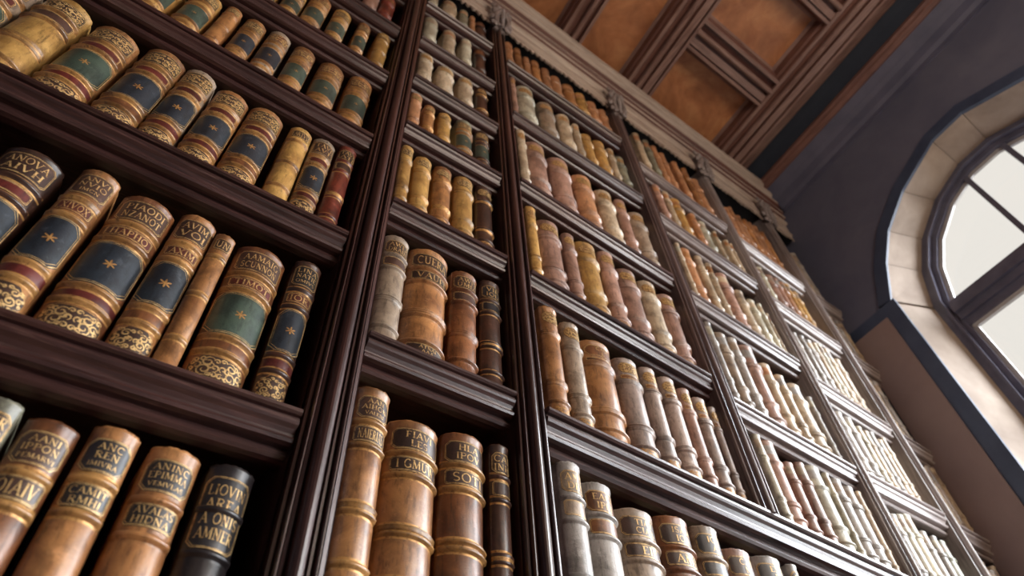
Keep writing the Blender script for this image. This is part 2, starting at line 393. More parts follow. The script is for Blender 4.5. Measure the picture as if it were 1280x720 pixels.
# ================================================================== the bookcase
bc = empty('bookcase', (0, 0, 0), 'tall dark mahogany library bookcase filling the whole wall, moulded shelves and uprights', 'bookcase')
ST = [(-.86, -.755), (.280, .384), (.790, .888), (1.712, 1.808), (2.530, 2.618), (3.200, 3.292)]
YF = .985; YD = 1.44; ZTOP = 3.93
def halfround(c, r, n=6, k=1.0): return [(c - r * cos(pi * i / n), k * r * sin(pi * i / n)) for i in range(n + 1)]
def stile_profile(x0, x1):
    w_ = x1 - x0
    p = [(0, -.03), (0, -.014), (.05, -.020), (.055, -.002), (.10, .000), (.105, -.008), (.13, -.008)]
    p += [(t, h - .002) for t, h in halfround(.175, .035, 5, .35)] + [(.215, -.020), (.235, -.020)]
    p += [(.24, -.002), (.285, .002), (.29, -.010), (.31, -.020)]
    p += [(t, h - .004) for t, h in halfround(.475, .145, 10, .155)]
    p += [(.64, -.020), (.66, -.010), (.665, .002), (.71, .002), (.715, -.020), (.735, -.020)]
    p += [(t, h - .002) for t, h in halfround(.785, .040, 5, .35)] + [(.83, -.008), (.85, -.008), (.855, .001), (.93, -.001), (.935, -.020), (1, -.014), (1, -.03)]
    return [(x0 + t * w_, YF - h) for t, h in p]
stop_at = {3: 1.112}
for i, (x0, x1) in enumerate(ST):
    zb = stop_at.get(i, ZF)
    bm = bmesh.new(); pr = stile_profile(x0, x1) + [(x1, YD), (x0, YD)]
    # prism with the front moulding; caps split to stay clean
    sweep(bm, [P(x, y, zb) for x, y in pr], [P(x, y, ZTOP + .02) for x, y in pr])
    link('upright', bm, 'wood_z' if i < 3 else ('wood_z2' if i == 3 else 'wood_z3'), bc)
# back boards
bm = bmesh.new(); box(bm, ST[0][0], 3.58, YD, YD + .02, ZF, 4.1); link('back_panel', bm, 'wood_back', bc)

def shelf_profile(k=1.0, ext=0.0):
    f = YF - ext
    p = [(f - .002, 0), (f - .006, -.004), (f - .006, -.011), (f - .001, -.015), (f + .006, -.016), (f + .006, -.022), (f + .001, -.024), (f + .001, -.029)]
    p += [(f + .004, -.034), (f + .011, -.040), (f + .016, -.048), (f + .017, -.054), (f + .012, -.056), (f + .010, -.062), (f + .013, -.068), (f + .022, -.071)]
    p += [(f + .034, -.071), (f + .034, -.078), (f + .030, -.081), (f + .029, -.088), (f + .034, -.094), (f + .044, -.097), (f + .06, -.097), (f + .06, -.05), (YD, -.05), (YD, 0)]
    return [(y if y == YD else f + (y - f) * k, z * k) for y, z in p]
BAYS = {'A': (-.755, .280), 'B': (.384, .790), 'C': (.888, 1.712), 'D': (1.808, 2.530), 'E': (2.618, 3.200), 'F': (3.292, 3.57)}
# shelf heights measured at both ends: the old boards have settled a little out of level
SH = {'A': [(.245, .25), (.785, .839), (1.380, 1.425), (1.950, 1.968), (2.430, 2.487), (2.965, 3.00), (3.53, 3.53)],
      'B': [(.53, .53), (1.120, 1.136), (1.693, 1.711), (2.208, 2.232), (2.636, 2.664), (3.085, 3.118), (3.612, 3.646)],
      'C': [(.53, .53), (1.131, 1.1205), (1.712, 1.675), (2.306, 2.274), (2.928, 2.940), (3.576, 3.584)],
      'D': [(.53, .53), (1.1195, 1.1100), (1.615, 1.588), (2.235, 2.195), (2.865, 2.812), (3.405, 3.36)],
      'E': [(.53, .53), (1.10, 1.10), (1.60, 1.60), (2.132, 2.098), (2.735, 2.690), (3.300, 3.245)],
      'F': [(.53, .53), (1.10, 1.10), (1.58, 1.575), (2.09, 2.08), (2.67, 2.66), (3.22, 3.21)]}
def shelf_z(bay, row, x):
    a, b = BAYS[bay]; z0, z1 = SH[bay][row]; return z0 + (z1 - z0) * (x - a) / (b - a)
for bay, rows in SH.items():
    a, b = BAYS[bay]
    for r, (z0, z1) in enumerate(rows):
        if (bay in 'CD' and r == 1) or (bay == 'C' and r == 0) : continue
        bm = bmesh.new(); pr = shelf_profile(1.0)
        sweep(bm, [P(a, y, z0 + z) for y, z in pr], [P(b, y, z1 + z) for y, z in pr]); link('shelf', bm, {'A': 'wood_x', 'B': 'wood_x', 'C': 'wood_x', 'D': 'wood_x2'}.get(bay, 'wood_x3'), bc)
bm = bmesh.new(); pr = shelf_profile(1.0); sweep(bm, [P(.888, y, .53 + z) for y, z in pr], [P(2.53, y, .53 + z) for y, z in pr]); link('shelf', bm, 'wood_x', bc)
# the long heavy ledge running under two bays
bm = bmesh.new(); pr = shelf_profile(1.22, .004)
sweep(bm, [P(.888, y, 1.131 + z) for y, z in pr], [P(2.53, y, 1.110 + z) for y, z in pr]); o = link('ledge', bm, 'wood_x', bc); o['label'] = 'long thick ledge running under two bays'
# plain cupboard base below the lowest shelves
bm = bmesh.new(); box(bm, ST[0][1], 3.57, 1.0, 1.02, ZF, -.1); box(bm, ST[0][0], 3.57, .97, YD, -.15, -.1); link('base', bm, 'wood_x', bc)

# cornice, frieze and carved valance
cp = [(.992, 4.055), (.992, 4.085), (.980, 4.090), (.976, 4.105), (.980, 4.120), (.990, 4.124), (.990, 4.150), (.984, 4.154), (.984, 4.225), (.966, 4.235), (.960, 4.25), (.966, 4.265), (.980, 4.270), (.980, 4.290),
      (.956, 4.300), (.950, 4.315), (.956, 4.330), (.970, 4.336), (.970, 4.352), (.944, 4.365), (.944, 4.40), (.958, 4.404), (.958, 4.424), (.928, 4.435), (.922, 4.45), (.928, 4.465), (.942, 4.47), (.942, 4.488),
      (.912, 4.50), (.906, 4.515), (.912, 4.53), (.924, 4.534), (.924, 4.548), (.894, 4.56), (.890, 4.585), (.894, 4.61), (YD, 4.61), (YD, 4.055)]
bm = bmesh.new(); sweep(bm, [P(ST[0][0], y, z) for y, z in cp], [P(3.585, y, z) for y, z in cp])
bm.faces.ensure_lookup_table()
for q in (4, 5, 12, 13, 17, 18, 21, 22, 25, 26, 30, 31): bm.faces[q].material_index = 1  # darker red paints shade into the undersides and recessed fillets
bm.faces[len(cp) - 1].material_index = 2  # underside coloured dark, painting in the shade behind the valance
o = link('cornice', bm, ['wood_dusty', 'red_x', 'wood_back'], bc); o['label'] = 'worn greyish cornice of stepped mouldings'
R = random.Random(3)
ends = [(a, b) for a, b in BAYS.values()]
for a, b in ends:
    bm = bmesh.new(); n = int((b - a) / .0075); lo = []
    for i in range(n + 1):
        x = a + (b - a) * i / n; ph = (i % 5) / 5
        lo.append((x, 4.060 - .030 * abs(sin(pi * ph)) - R.uniform(0, .030) + .010 * sin(i * .23)))
    for i in range(n):
        (xa, za), (xb, zb) = lo[i], lo[i + 1]
        sweep(bm, [P(xa, .984, za), P(xb, .984, zb), P(xb, .984, 4.075), P(xa, .984, 4.075)], [P(xa, .994, za), P(xb, .994, zb), P(xb, .994, 4.075), P(xa, .994, 4.075)])
    link('valance', bm, 'wood_dusty', bc)
# carved corbels at the head of each upright
def lump(bm, c, r, sq=(1, 1, 1), rot=0):
    m = Matrix.Translation(P(*c)) @ Matrix.Rotation(rot, 4, 'Y') @ Matrix.Diagonal((r * S * sq[0], r * S * sq[1], r * S * sq[2], 1))
    bmesh.ops.create_icosphere(bm, subdivisions=2, radius=1, matrix=m)
for (x0, x1) in ST:
    bm = bmesh.new(); xc = (x0 + x1) / 2
    box(bm, x0 + .008, x1 - .008, .972, YD, ZTOP, 4.05)
    pr = [(.975, 3.93), (.965, 3.95), (.968, 3.98), (.955, 4.02), (.945, 4.08), (.935, 4.14), (.925, 4.16), (.93, 4.20), (.97, 4.22), (1.0, 4.22), (1.0, 3.93)]
    sweep(bm, [P(x0 + .018, y, z) for y, z in pr], [P(x1 - .018, y, z) for y, z in pr])
    for s in (-1, 1):
        for k in range(5): lump(bm, (xc + s * (.052 + .008 * sin(k * 1.9)), .962 - .006 * k, 3.97 + .058 * k), .017 + .004 * (k % 2), (1.1, .8, 1.2), s * .6)
        for k in range(9):                       # leaf sprays curling out on both sides
            t = k / 8; ang = pi * 1.35 * t
            lump(bm, (xc + s * (.026 + .020 * sin(ang)), .952 - .022 * t, 3.955 + .22 * t), .014 + .005 * sin(pi * t), (1, .8, 1.3), s * (.5 - t))
        lump(bm, (xc + s * .034, .930, 4.175), .020, (1, .8, 1)); lump(bm, (xc + s * .036, .958, 3.955), .017, (1, .8, 1))
    for k in range(7): lump(bm, (xc, .948 - .004 * k, 3.95 + .035 * k), .016 - .001 * abs(k - 3), (1, 1, 1.1))
    for v in bm.verts:
        n = noise.noise(v.co * 90) * .0022; v.co += Vector((n, n, n))
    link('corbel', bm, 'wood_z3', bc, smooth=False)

# ================================================================== the books
PHI = radians(62)
_tx = {}
def _arc(cx, cy, rx, ry, a0, a1, n=10): return [(cx + rx * cos(radians(a0 + (a1 - a0) * i / n)), cy + ry * sin(radians(a0 + (a1 - a0) * i / n))) for i in range(n + 1)]
TK, TN = .15, .065                       # thick and thin strokes of the stamped roman capitals
GL = {  # letter: (width, [(points, weight)], [serif positions])
 'A': (.82, [([(.08, 0), (.42, 1)], TN), ([(.40, 1), (.74, 0)], TK), ([(.2, .34), (.6, .34)], TN)], [(.08, 0), (.74, 0)]),
 'B': (.70, [([(.16, 0), (.16, 1)], TK), ([(.16, .96)] + _arc(.36, .75, .22, .22, 90, -90), TN), ([(.16, .52)] + _arc(.38, .27, .24, .25, 90, -90) + [(.16, .02)], TN)], [(.14, 0), (.14, 1)]),
 'C': (.78, [(_arc(.44, .5, .34, .48, 50, 310, 16), .11)], [(.66, .86)]),
 'D': (.82, [([(.16, 0), (.16, 1)], TK), ([(.16, .97)] + _arc(.34, .5, .38, .47, 90, -90, 14) + [(.16, .03)], .09)], [(.14, 0), (.14, 1)]),
 'E': (.66, [([(.16, 0), (.16, 1)], TK), ([(.1, .97), (.56, .97)], TN), ([(.16, .5), (.46, .5)], TN), ([(.1, .03), (.6, .03)], TN), ([(.56, 1), (.56, .84)], TN), ([(.6, 0), (.6, .18)], TN)], [(.14, 0), (.14, 1)]),
 'F': (.62, [([(.16, 0), (.16, 1)], TK), ([(.1, .97), (.56, .97)], TN), ([(.16, .5), (.46, .5)], TN), ([(.56, 1), (.56, .84)], TN)], [(.16, 0), (.14, 1)]),
 'G': (.84, [(_arc(.44, .5, .34, .48, 50, 340, 16), .11), ([(.74, .42), (.74, .06)], TK * .8)], [(.72, .42)]),
 'H': (.84, [([(.16, 0), (.16, 1)], TK), ([(.68, 0), (.68, 1)], TK), ([(.16, .5), (.68, .5)], TN)], [(.16, 0), (.16, 1), (.68, 0), (.68, 1)]),
 'I': (.36, [([(.18, 0), (.18, 1)], TK)], [(.18, 0), (.18, 1)]),
 'K': (.80, [([(.16, 0), (.16, 1)], TK), ([(.16, .4), (.64, 1)], TN), ([(.32, .58), (.7, 0)], TK)], [(.16, 0), (.16, 1), (.7, 0)]),
 'L': (.62, [([(.16, 0), (.16, 1)], TK), ([(.16, .03), (.56, .03)], TN), ([(.56, 0), (.56, .2)], TN)], [(.16, 0), (.16, 1)]),
 'M': (.98, [([(.12, 0), (.16, 1)], TN), ([(.16, 1), (.48, .1)], TK), ([(.48, .1), (.80, 1)], TN), ([(.80, 1), (.84, 0)], TK)], [(.12, 0), (.84, 0), (.14, 1), (.82, 1)]),
 'N': (.86, [([(.14, 0), (.14, 1)], TN), ([(.14, 1), (.70, 0)], TK), ([(.70, 0), (.70, 1)], TN)], [(.14, 0), (.12, 1), (.70, 1)]),
 'O': (.86, [(_arc(.43, .5, .35, .48, 0, 360, 20), .11)], []),
 'P': (.68, [([(.16, 0), (.16, 1)], TK), ([(.16, .96)] + _arc(.34, .72, .26, .24, 90, -90) + [(.16, .48)], .08)], [(.16, 0), (.14, 1)]),
 'R': (.76, [([(.16, 0), (.16, 1)], TK), ([(.16, .96)] + _arc(.34, .74, .24, .22, 90, -90) + [(.16, .52)], .08), ([(.34, .52), (.68, 0)], TK)], [(.16, 0), (.14, 1), (.70, 0)]),
 'S': (.62, [(_arc(.31, .74, .21, .23, 30, 250, 10) + _arc(.31, .26, .22, .23, 80, -150, 10), .11)], []),
 'T': (.74, [([(.37, 0), (.37, 1)], TK), ([(.04, .97), (.70, .97)], TN), ([(.05, 1), (.05, .82)], TN), ([(.69, 1), (.69, .82)], TN)], [(.37, 0)]),
 'U': (.82, [([(.16, 1), (.16, .3)] + _arc(.40, .3, .24, .27, 180, 360, 8), TK * .85), ([(.66, .3), (.66, 1)], TN)], [(.16, 1), (.66, 1)]),
 'V': (.80, [([(.08, 1), (.40, 0)], TK), ([(.40, 0), (.70, 1)], TN)], [(.08, 1), (.70, 1)]),
 'W': (1.1, [([(.08, 1), (.34, 0)], TK), ([(.34, 0), (.56, 1)], TN), ([(.54, 1), (.78, 0)], TK), ([(.78, 0), (1.0, 1)], TN)], [(.08, 1), (1.0, 1), (.55, 1)]),
 'X': (.80, [([(.08, 1), (.70, 0)], TK), ([(.10, 0), (.68, 1)], TN)], [(.08, 1), (.70, 0), (.10, 0), (.68, 1)]),
 'Z': (.70, [([(.1, .97), (.60, .97)], TN), ([(.60, .97), (.1, .03)], TK), ([(.1, .03), (.62, .03)], TN)], []),
 ' ': (.35, [], []),
}
def text_mesh(body):
    if body not in _tx:
        vs, fs, X = [], [], 0
        def stroke(pts, w_, ox):
            n = len(pts); base = len(vs)
            for i, (x, y) in enumerate(pts):
                p, q = pts[max(0, i - 1)], pts[min(n - 1, i + 1)]; dx, dy = q[0] - p[0], q[1] - p[1]; L = sqrt(dx * dx + dy * dy) + 1e-9
                nx, ny = -dy / L * w_ / 2, dx / L * w_ / 2; vs.append((ox + x + nx, y + ny)); vs.append((ox + x - nx, y - ny))
            for i in range(n - 1): k = base + 2 * i; fs.append((k, k + 1, k + 3, k + 2))
        for ch in body:
            wd, st, sf = GL[ch]
            for pts, w_ in st: stroke(pts, w_, X)
            for (x, y) in sf: yy = .03 if y == 0 else (.97 if y == 1 else y); stroke([(x - .13, yy), (x + .13, yy)], .055, X)
            X += wd + .06
        x0, x1 = min(v[0] for v in vs), max(v[0] for v in vs)
        _tx[body] = ([((x - (x0 + x1) / 2) / (x1 - x0), y) for x, y in vs], fs, x1 - x0)
    return _tx[body]

class Spine:
    def __init__(s, w_, H, D):
        s.hw = w_ / 2; s.H = H; s.D = D; s.R = s.hw / sin(PHI); s.A = s.R * PHI; s.bulge = s.R * (1 - cos(PHI))
    def p(s, a, z, d=0):
        f = a / s.R; return Vector(((s.R + d) * sin(f), s.R - (s.R + d) * cos(f), z))

def cover(sp, bands, strips, mats, nu, rnd, gilt_edges=True, chip=.0075):
    """spine, joints and boards in one skin; bands = heights, strips = (z0, z1, slot)"""
    H = sp.H; hb = min(.0050, .0135 * H); pr = .0046 * min(1.25, sp.hw / .026)
    rows = {0.0: -.0008, 0.003: .0012, .006: 0.0, H - .011: 0.0, H - .008: .0016, H - .003: .0020, H: -.0022}
    for z in bands:
        for k, d in ((-1.9, 0), (-1.25, -.0005), (-1, .0), (-.6, .75), (0, 1.0), (.6, .75), (1, .0), (1.25, -.0005), (1.9, 0)):
            rows[round(z + k * hb, 5)] = d * pr if abs(k) <= 1 else d
    for a, b, m in strips:
        for z in (a, b): rows.setdefault(round(z, 5), 0.0)
    zs = sorted(z for z in rows if 0 <= z <= H)
    bm = bmesh.new(); prev = None
    for z in zs:
        d = rows[z]; ring = []
        top = z > H - .0012; jt = sp.bulge
        edge = [(-sp.hw, sp.D), (-sp.hw, jt + .009), (-sp.hw + .0013, jt + .0035)]
        bz = min(max(z, .0015), H - .004)
        ring += [Vector((x, y, bz)) for x, y in edge]
        for i in range(nu + 1):
            a = -sp.A + 2 * sp.A * i / nu; zz = z
            if top: zz -= rnd.random() * chip
            elif z > H - .0035: zz -= rnd.random() * chip * .3
            q = sp.p(a, zz, d); q.x = max(-sp.hw, min(sp.hw, q.x)); ring.append(q)
        ring += [Vector((-x, y, bz)) for x, y in edge[::-1]]
        vs = [bm.verts.new(v) for v in ring]
        if prev:
            zm = (z + pz) / 2; mi = 0
            for a, b, m in strips:
                if a <= zm <= b: mi = m
            if gilt_edges:
                for zb_ in bands:
                    if 1.0 * hb < abs(zm - zb_) < 1.95 * hb: mi = 1
                    if len(mats) > 4 and abs(zm - zb_) <= 1.0 * hb: mi = 4
            n = len(vs)
            for i in range(n - 1):
                f = bm.faces.new((prev[i], prev[i + 1], vs[i + 1], vs[i])); f.smooth = True
                f.material_index = mi if 3 <= i < 3 + nu else 0
            f = bm.faces.new((prev[n - 1], prev[0], vs[0], vs[n - 1]))
        else: bottom = vs
        prev = vs; pz = z
    bm.faces.new(bottom[::-1])
    ins = [bm.verts.new(Vector((v.co.x * .9, v.co.y * .93 + .004, H - .009))) for v in prev]
    n = len(prev)
    for i in range(n): bm.faces.new((prev[i], prev[(i + 1) % n], ins[(i + 1) % n], ins[i]))
    bm.faces.new(ins)
    return bm

def loop(a0, a1, z0, z1, ch, n=7):
    c = min(ch, (a1 - a0) * .45, (z1 - z0) * .45)
    pts = [(a0 + c, z0), (a1 - c, z0), (a1, z0 + c), (a1, z1 - c), (a1 - c, z1), (a0 + c, z1), (a0, z1 - c), (a0, z0 + c)]
    out = []
    for i, p in enumerate(pts):
        q = pts[(i + 1) % 8]; m = n if i in (0, 4) else (3 if i in (2, 6) else 2)
        for k in range(m): t = k / m; out.append((p[0] + (q[0] - p[0]) * t, p[1] + (q[1] - p[1]) * t))
    return out
def patch(sp, a0, a1, z0, z1, ch, d, scallop=0, n=12):
    """curved leather panel lying on the spine, with thin sides"""
    bm = bmesh.new(); cols = []; c = min(ch, (a1 - a0) * .45, (z1 - z0) * .45)
    for i in range(n + 1):
        a = a0 + (a1 - a0) * i / n; e = min(a - a0, a1 - a); k = max(0, c - e)
        sc = scallop * (abs(sin(pi * 3.5 * (i / n) * 2))) if scallop else 0
        zb, zt = z0 + k + sc, z1 - k - sc
        cols.append([bm.verts.new(sp.p(a, z, q)) for z, q in ((zb, -.0004), (zb, d), (zb, d), (zt, d), (zt, d), (zt, -.0004))])
    for A_, B_ in zip(cols, cols[1:]):
        for j in (0, 2, 4): f = bm.faces.new((A_[j], B_[j], B_[j + 1], A_[j + 1])); f.smooth = j == 2
    return bm
def ringpatch(bm, sp, a0, a1, z0, z1, ch, i0, i1, d, wav=0):
    o = loop(a0 + i0, a1 - i0, z0 + i0, z1 - i0, ch); q = loop(a0 + i1, a1 - i1, z0 + i1, z1 - i1, ch - (i1 - i0) * .4)
    n = len(o)
    if wav:
        o = [(a, z + (wav if k % 2 else 0) * (1 if z < (z0 + z1) / 2 else -1)) for k, (a, z) in enumerate(o)]
    vo = [bm.verts.new(sp.p(a, z, d)) for a, z in o]; vq = [bm.verts.new(sp.p(a, z, d)) for a, z in q]
    for i in range(n): j = (i + 1) % n; bm.faces.new((vo[i], vo[j], vq[j], vq[i]))
def lettering(bm, sp, body, zc, h, wid, d):
    vs, fs, nat = text_mesh(body); aw = min(wid, h * 1.25 * nat)
    V_ = [bm.verts.new(sp.p(x * aw, zc - h / 2 + y * h, d)) for x, y in vs]
    for f in fs:
        try: bm.faces.new([V_[i] for i in f])
        except ValueError: pass
def star(bm, sp, zc, r, d, arms=6):
    c = bm.verts.new(sp.p(0, zc, d)); N = arms * 8; ring = []
    for i in range(N):
        th = 2 * pi * i / N; q = r * (.22 + .78 * abs(cos(arms * th / 2)) ** 2.2)
        ring.append(bm.verts.new(sp.p(q * sin(th), zc + q * cos(th), d)))
    for i in range(N): bm.faces.new((c, ring[i], ring[(i + 1) % N]))
def scrolls(bm, sp, a0, a1, z0, z1, d, rnd):
    """impressed foliage scrolls drawn as thin gilt ribbons, mirrored about the middle"""
    W2, Hh = (a1 - a0) / 2, z1 - z0; th = min(.0011, .03 * W2 + .0003)
    def ribbon(pts):
        prev = None
        for i, (x, z) in enumerate(pts):
            if i == 0: dx, dz = pts[1][0] - x, pts[1][1] - z
            else: dx, dz = x - pts[i - 1][0], z - pts[i - 1][1]
            L = sqrt(dx * dx + dz * dz) + 1e-9; nx, nz = -dz / L, dx / L
            w_ = th * (.5 + .7 * sin(pi * (i + .5) / len(pts)))
            l = bm.verts.new(sp.p(x + nx * w_, z + nz * w_, d)); r = bm.verts.new(sp.p(x - nx * w_, z - nz * w_, d))
            if prev: bm.faces.new((prev[0], prev[1], r, l))
            prev = (l, r)
    for s in (-1, 1):
        for (cx, cz, r, a, tr) in ((.45, .34, .30, 200, 560), (.42, .72, .24, 150, -470), (.78, .52, .17, 20, 420), (.16, .52, .15, 250, -380), (.80, .84, .12, 0, 400), (.80, .18, .13, 90, -400), (.14, .16, .12, 60, 380), (.12, .86, .11, 0, 380), (.60, .86, .13, 200, 360), (.60, .12, .12, 30, -360), (.30, .54, .14, 90, 360), (.92, .40, .10, 0, 360), (.30, .12, .10, 0, 360), (.92, .66, .09, 90, -360)):
            cx += rnd.uniform(-.04, .04); cz += rnd.uniform(-.04, .04); pts = []
            for i in range(15):
                t = i / 14; q = r * (1 - .78 * t); g = radians(a + tr * t)
                X_ = cx + q * cos(g); Z_ = cz + q * sin(g) * (W2 / Hh)
                X_ = max(0.02, min(.97, X_)); Z_ = max(.03, min(.97, Z_)); pts.append((s * X_ * W2, z0 + Z_ * Hh))
            ribbon(pts)
    return

def make_book(x0, x1, z0, zt, label, group, lea, style, lvl, texts=None, pm='navy', lm='lab_dark', rnd=None, yb=1.004, dep=None):
    """lvl 2: full detail, 1: bands, labels and pages, 0: one mesh"""
    w_ = (x1 - x0) * S; H = (zt - z0) * S; D = (dep or rnd.uniform(.29, .34)) * S
    sp = Spine(w_, H, D); loc = P((x0 + x1) / 2, yb, z0)
    nu = (18, 12, 8)[2 - lvl]; t = lambda q: q * H
    if style == 'P': B_ = [.185, .285, .625, .755]; ST_ = [(t(.20), t(.27), 2), (t(.64), t(.74), 0)]
    elif style == 'P2': B_ = [.17, .27, .62, .73]; ST_ = []
    elif style == 'L2': B_ = [.13, .35, .375, .655, .785]; ST_ = []
    elif style == 'L3': B_ = [.14, .33, .64, .80]; ST_ = []
    elif style == 'L1': B_ = [.14, .29, .31, .73, .75]; ST_ = []
    elif style == 'PL': B_ = [.2, .5, .8]; ST_ = []
    else: B_ = [.16, .33, .70, .80]; ST_ = []
    B_ = [q + rnd.uniform(-.008, .008) for q in B_]
    if lvl == 0 and style in 'L1L2L3': B_ = [q for q in B_ if q not in (.31,)]
    mats = [lea, 'gilt_worn' if lvl else lea, ('lab_red' if rnd.random() < .45 else 'brown') if style == 'P' else lm, pm]
    if lvl and (style[0] == 'P' and style != 'PL' or (lvl == 2 and lea in ('tan', 'brown', 'ochre'))) and lea != 'dark': mats.append('band')
    if lvl == 0:
        ST_ = [(t(.83), t(.93), 2)] if style != 'PL' else []
        if style[0] == 'P' and style != 'PL': ST_ += [(t(.32), t(.59), 3)]
        bm = cover(sp, [t(q) for q in B_], ST_, mats, nu, rnd, False)
        o = link('book', bm, mats, None, False, loc); o['label'] = label; o['category'] = 'book'; o['group'] = group; return o
    root = empty('book', loc, label, 'book', group)
    ge = group.split()[-2] != 'third' and (style[0] == 'P' or rnd.random() < (.6 if lvl == 2 else .3))
    bm = cover(sp, [t(q) for q in B_], ST_, mats, nu, rnd, ge); link('cover', bm, mats, root)
    pb = bmesh.new(); q = sp.hw - .0035
    bmesh.ops.create_cube(pb, size=1, matrix=Matrix.Translation((0, (sp.bulge + .004 + D - .004) / 2, H / 2 - .001)) @ Matrix.Diagonal((2 * q, D - .008 - sp.bulge, H - .010, 1)))
    link('pages', pb, 'paper', root)
    A = sp.A
    def label_at(f0, f1, mat, lines, wfrac=.80, ch=.12, name='title_label', scr=False):
        a = A * wfrac; z0_, z1_ = t(f0), t(f1); c = (z1_ - z0_) * ch
        o = link(name, patch(sp, -a, a, z0_, z1_, c, .0005), mat, root)
        if lvl == 2 or True:
            rb = bmesh.new(); bw = min(.0009, .05 * a)
            ringpatch(rb, sp, -a, a, z0_, z1_, c, bw * .6, bw * 1.7, .0009)
            if lvl == 2: ringpatch(rb, sp, -a, a, z0_, z1_, c, bw * 2.6, bw * 3.2, .0009)
            link('gilt_border', rb, 'gilt', o)
        if scr:
            sb = bmesh.new(); scrolls(sb, sp, -a * .9, a * .9, z0_ + (z1_ - z0_) * .08, z1_ - (z1_ - z0_) * .08, .0010, rnd); link('scrollwork', sb, 'gilt', o)
        if lines:
            tb = bmesh.new(); n = len(lines); hh = (z1_ - z0_) * .80 / n
            for i, ln in enumerate(lines):
                sc = .74 if not (n == 3 and i == 2) else .5
                lettering(tb, sp, ln, z1_ - (z1_ - z0_) * .10 - hh * (i + .5), hh * sc, a * 1.5, .0010)
            link('lettering', tb, 'gilt', o)
        return o
    tx = texts or []
    if style == 'P':
        label_at(.79, .95, lm, tx[0] if tx else None, scr=not tx)
        if lvl == 2: label_at(.655, .725, 'lab_red', tx[1] if len(tx) > 1 else None, .74)
        a = A * .95; z0_, z1_ = t(.310), t(.602); ch = .012
        o = link('leather_panel', patch(sp, -a, a, z0_, z1_, .012, .0004, 0), pm, root)
        rb = bmesh.new(); ringpatch(rb, sp, -a, a, z0_, z1_, .012, .0006, .0022, .0008, .0010)
        if lvl == 2: ringpatch(rb, sp, -a, a, z0_, z1_, .012, .0040, .0047, .0008)
        link('gilt_border', rb, 'gilt', o)
        sb = bmesh.new(); star(sb, sp, (z0_ + z1_) / 2, min(.009, a * .3), .0009); link('gilt_star', sb, 'gilt_worn', o)
        a = A * .84; o = link('foot_ornament', patch(sp, -a, a, t(.022), t(.16), t(.05), .0005), 'lab_dark', root)
        sb = bmesh.new(); scrolls(sb, sp, -a * .92, a * .92, t(.03), t(.152), .0009, rnd); link('scrollwork', sb, 'gilt', o)
        if lvl == 2: rb = bmesh.new(); ringpatch(rb, sp, -a, a, t(.022), t(.16), t(.05), 0, .0009, .0008); link('gilt_border', rb, 'gilt_worn', o)
    elif style == 'P2':
        label_at(.78, .93, 'lab_red' if lm == 'lab_red' else lm, None, scr=True)
        a = A * .9; o = link('leather_panel', patch(sp, -a, a, t(.30), t(.59), .003, .0004), pm, root)
        sb = bmesh.new(); star(sb, sp, t(.445), min(.006, a * .3), .0009); link('gilt_star', sb, 'gilt_worn', o)
    elif style == 'L2':
        label_at(.81, .94, lm, tx[0] if tx else None, .82, .18, scr=not tx)
        label_at(.68, .765, lm, tx[1] if len(tx) > 1 else None, .80, .12)
        if len(tx) > 2: label_at(.03, .11, lm, tx[2], .74)
    elif style == 'L3':
        label_at(.66, .94, 'lab_black', tx[0] if tx else None, .86, .08)
        a = A * .7; o = link('foot_ornament', patch(sp, -a, a, t(.02), t(.12), t(.03), .0005), 'lab_dark', root)
        sb = bmesh.new(); scrolls(sb, sp, -a, a, t(.02), t(.12), .0009, rnd); link('scrollwork', sb, 'gilt_worn', o)
    elif style == 'L1':
        label_at(.83, .94, lm, tx[0] if tx else None, .74, .3, scr=not tx)
        if lvl == 2 and rnd.random() < .6: label_at(.77, .81, lm, tx[1] if len(tx) > 1 else None, .72)
        if rnd.random() < .7:
            a = A * .66; o = link('foot_ornament', patch(sp, -a, a, t(.02), t(.115), t(.03), .0004), lea, root)
            sb = bmesh.new(); scrolls(sb, sp, -a, a, t(.02), t(.115), .0008, rnd); link('scrollwork', sb, 'gilt_worn', o)
    elif style == 'PL':
        label_at(.86, .95, lm, tx[0] if tx else None, .66, .1, scr=not tx)
    return root

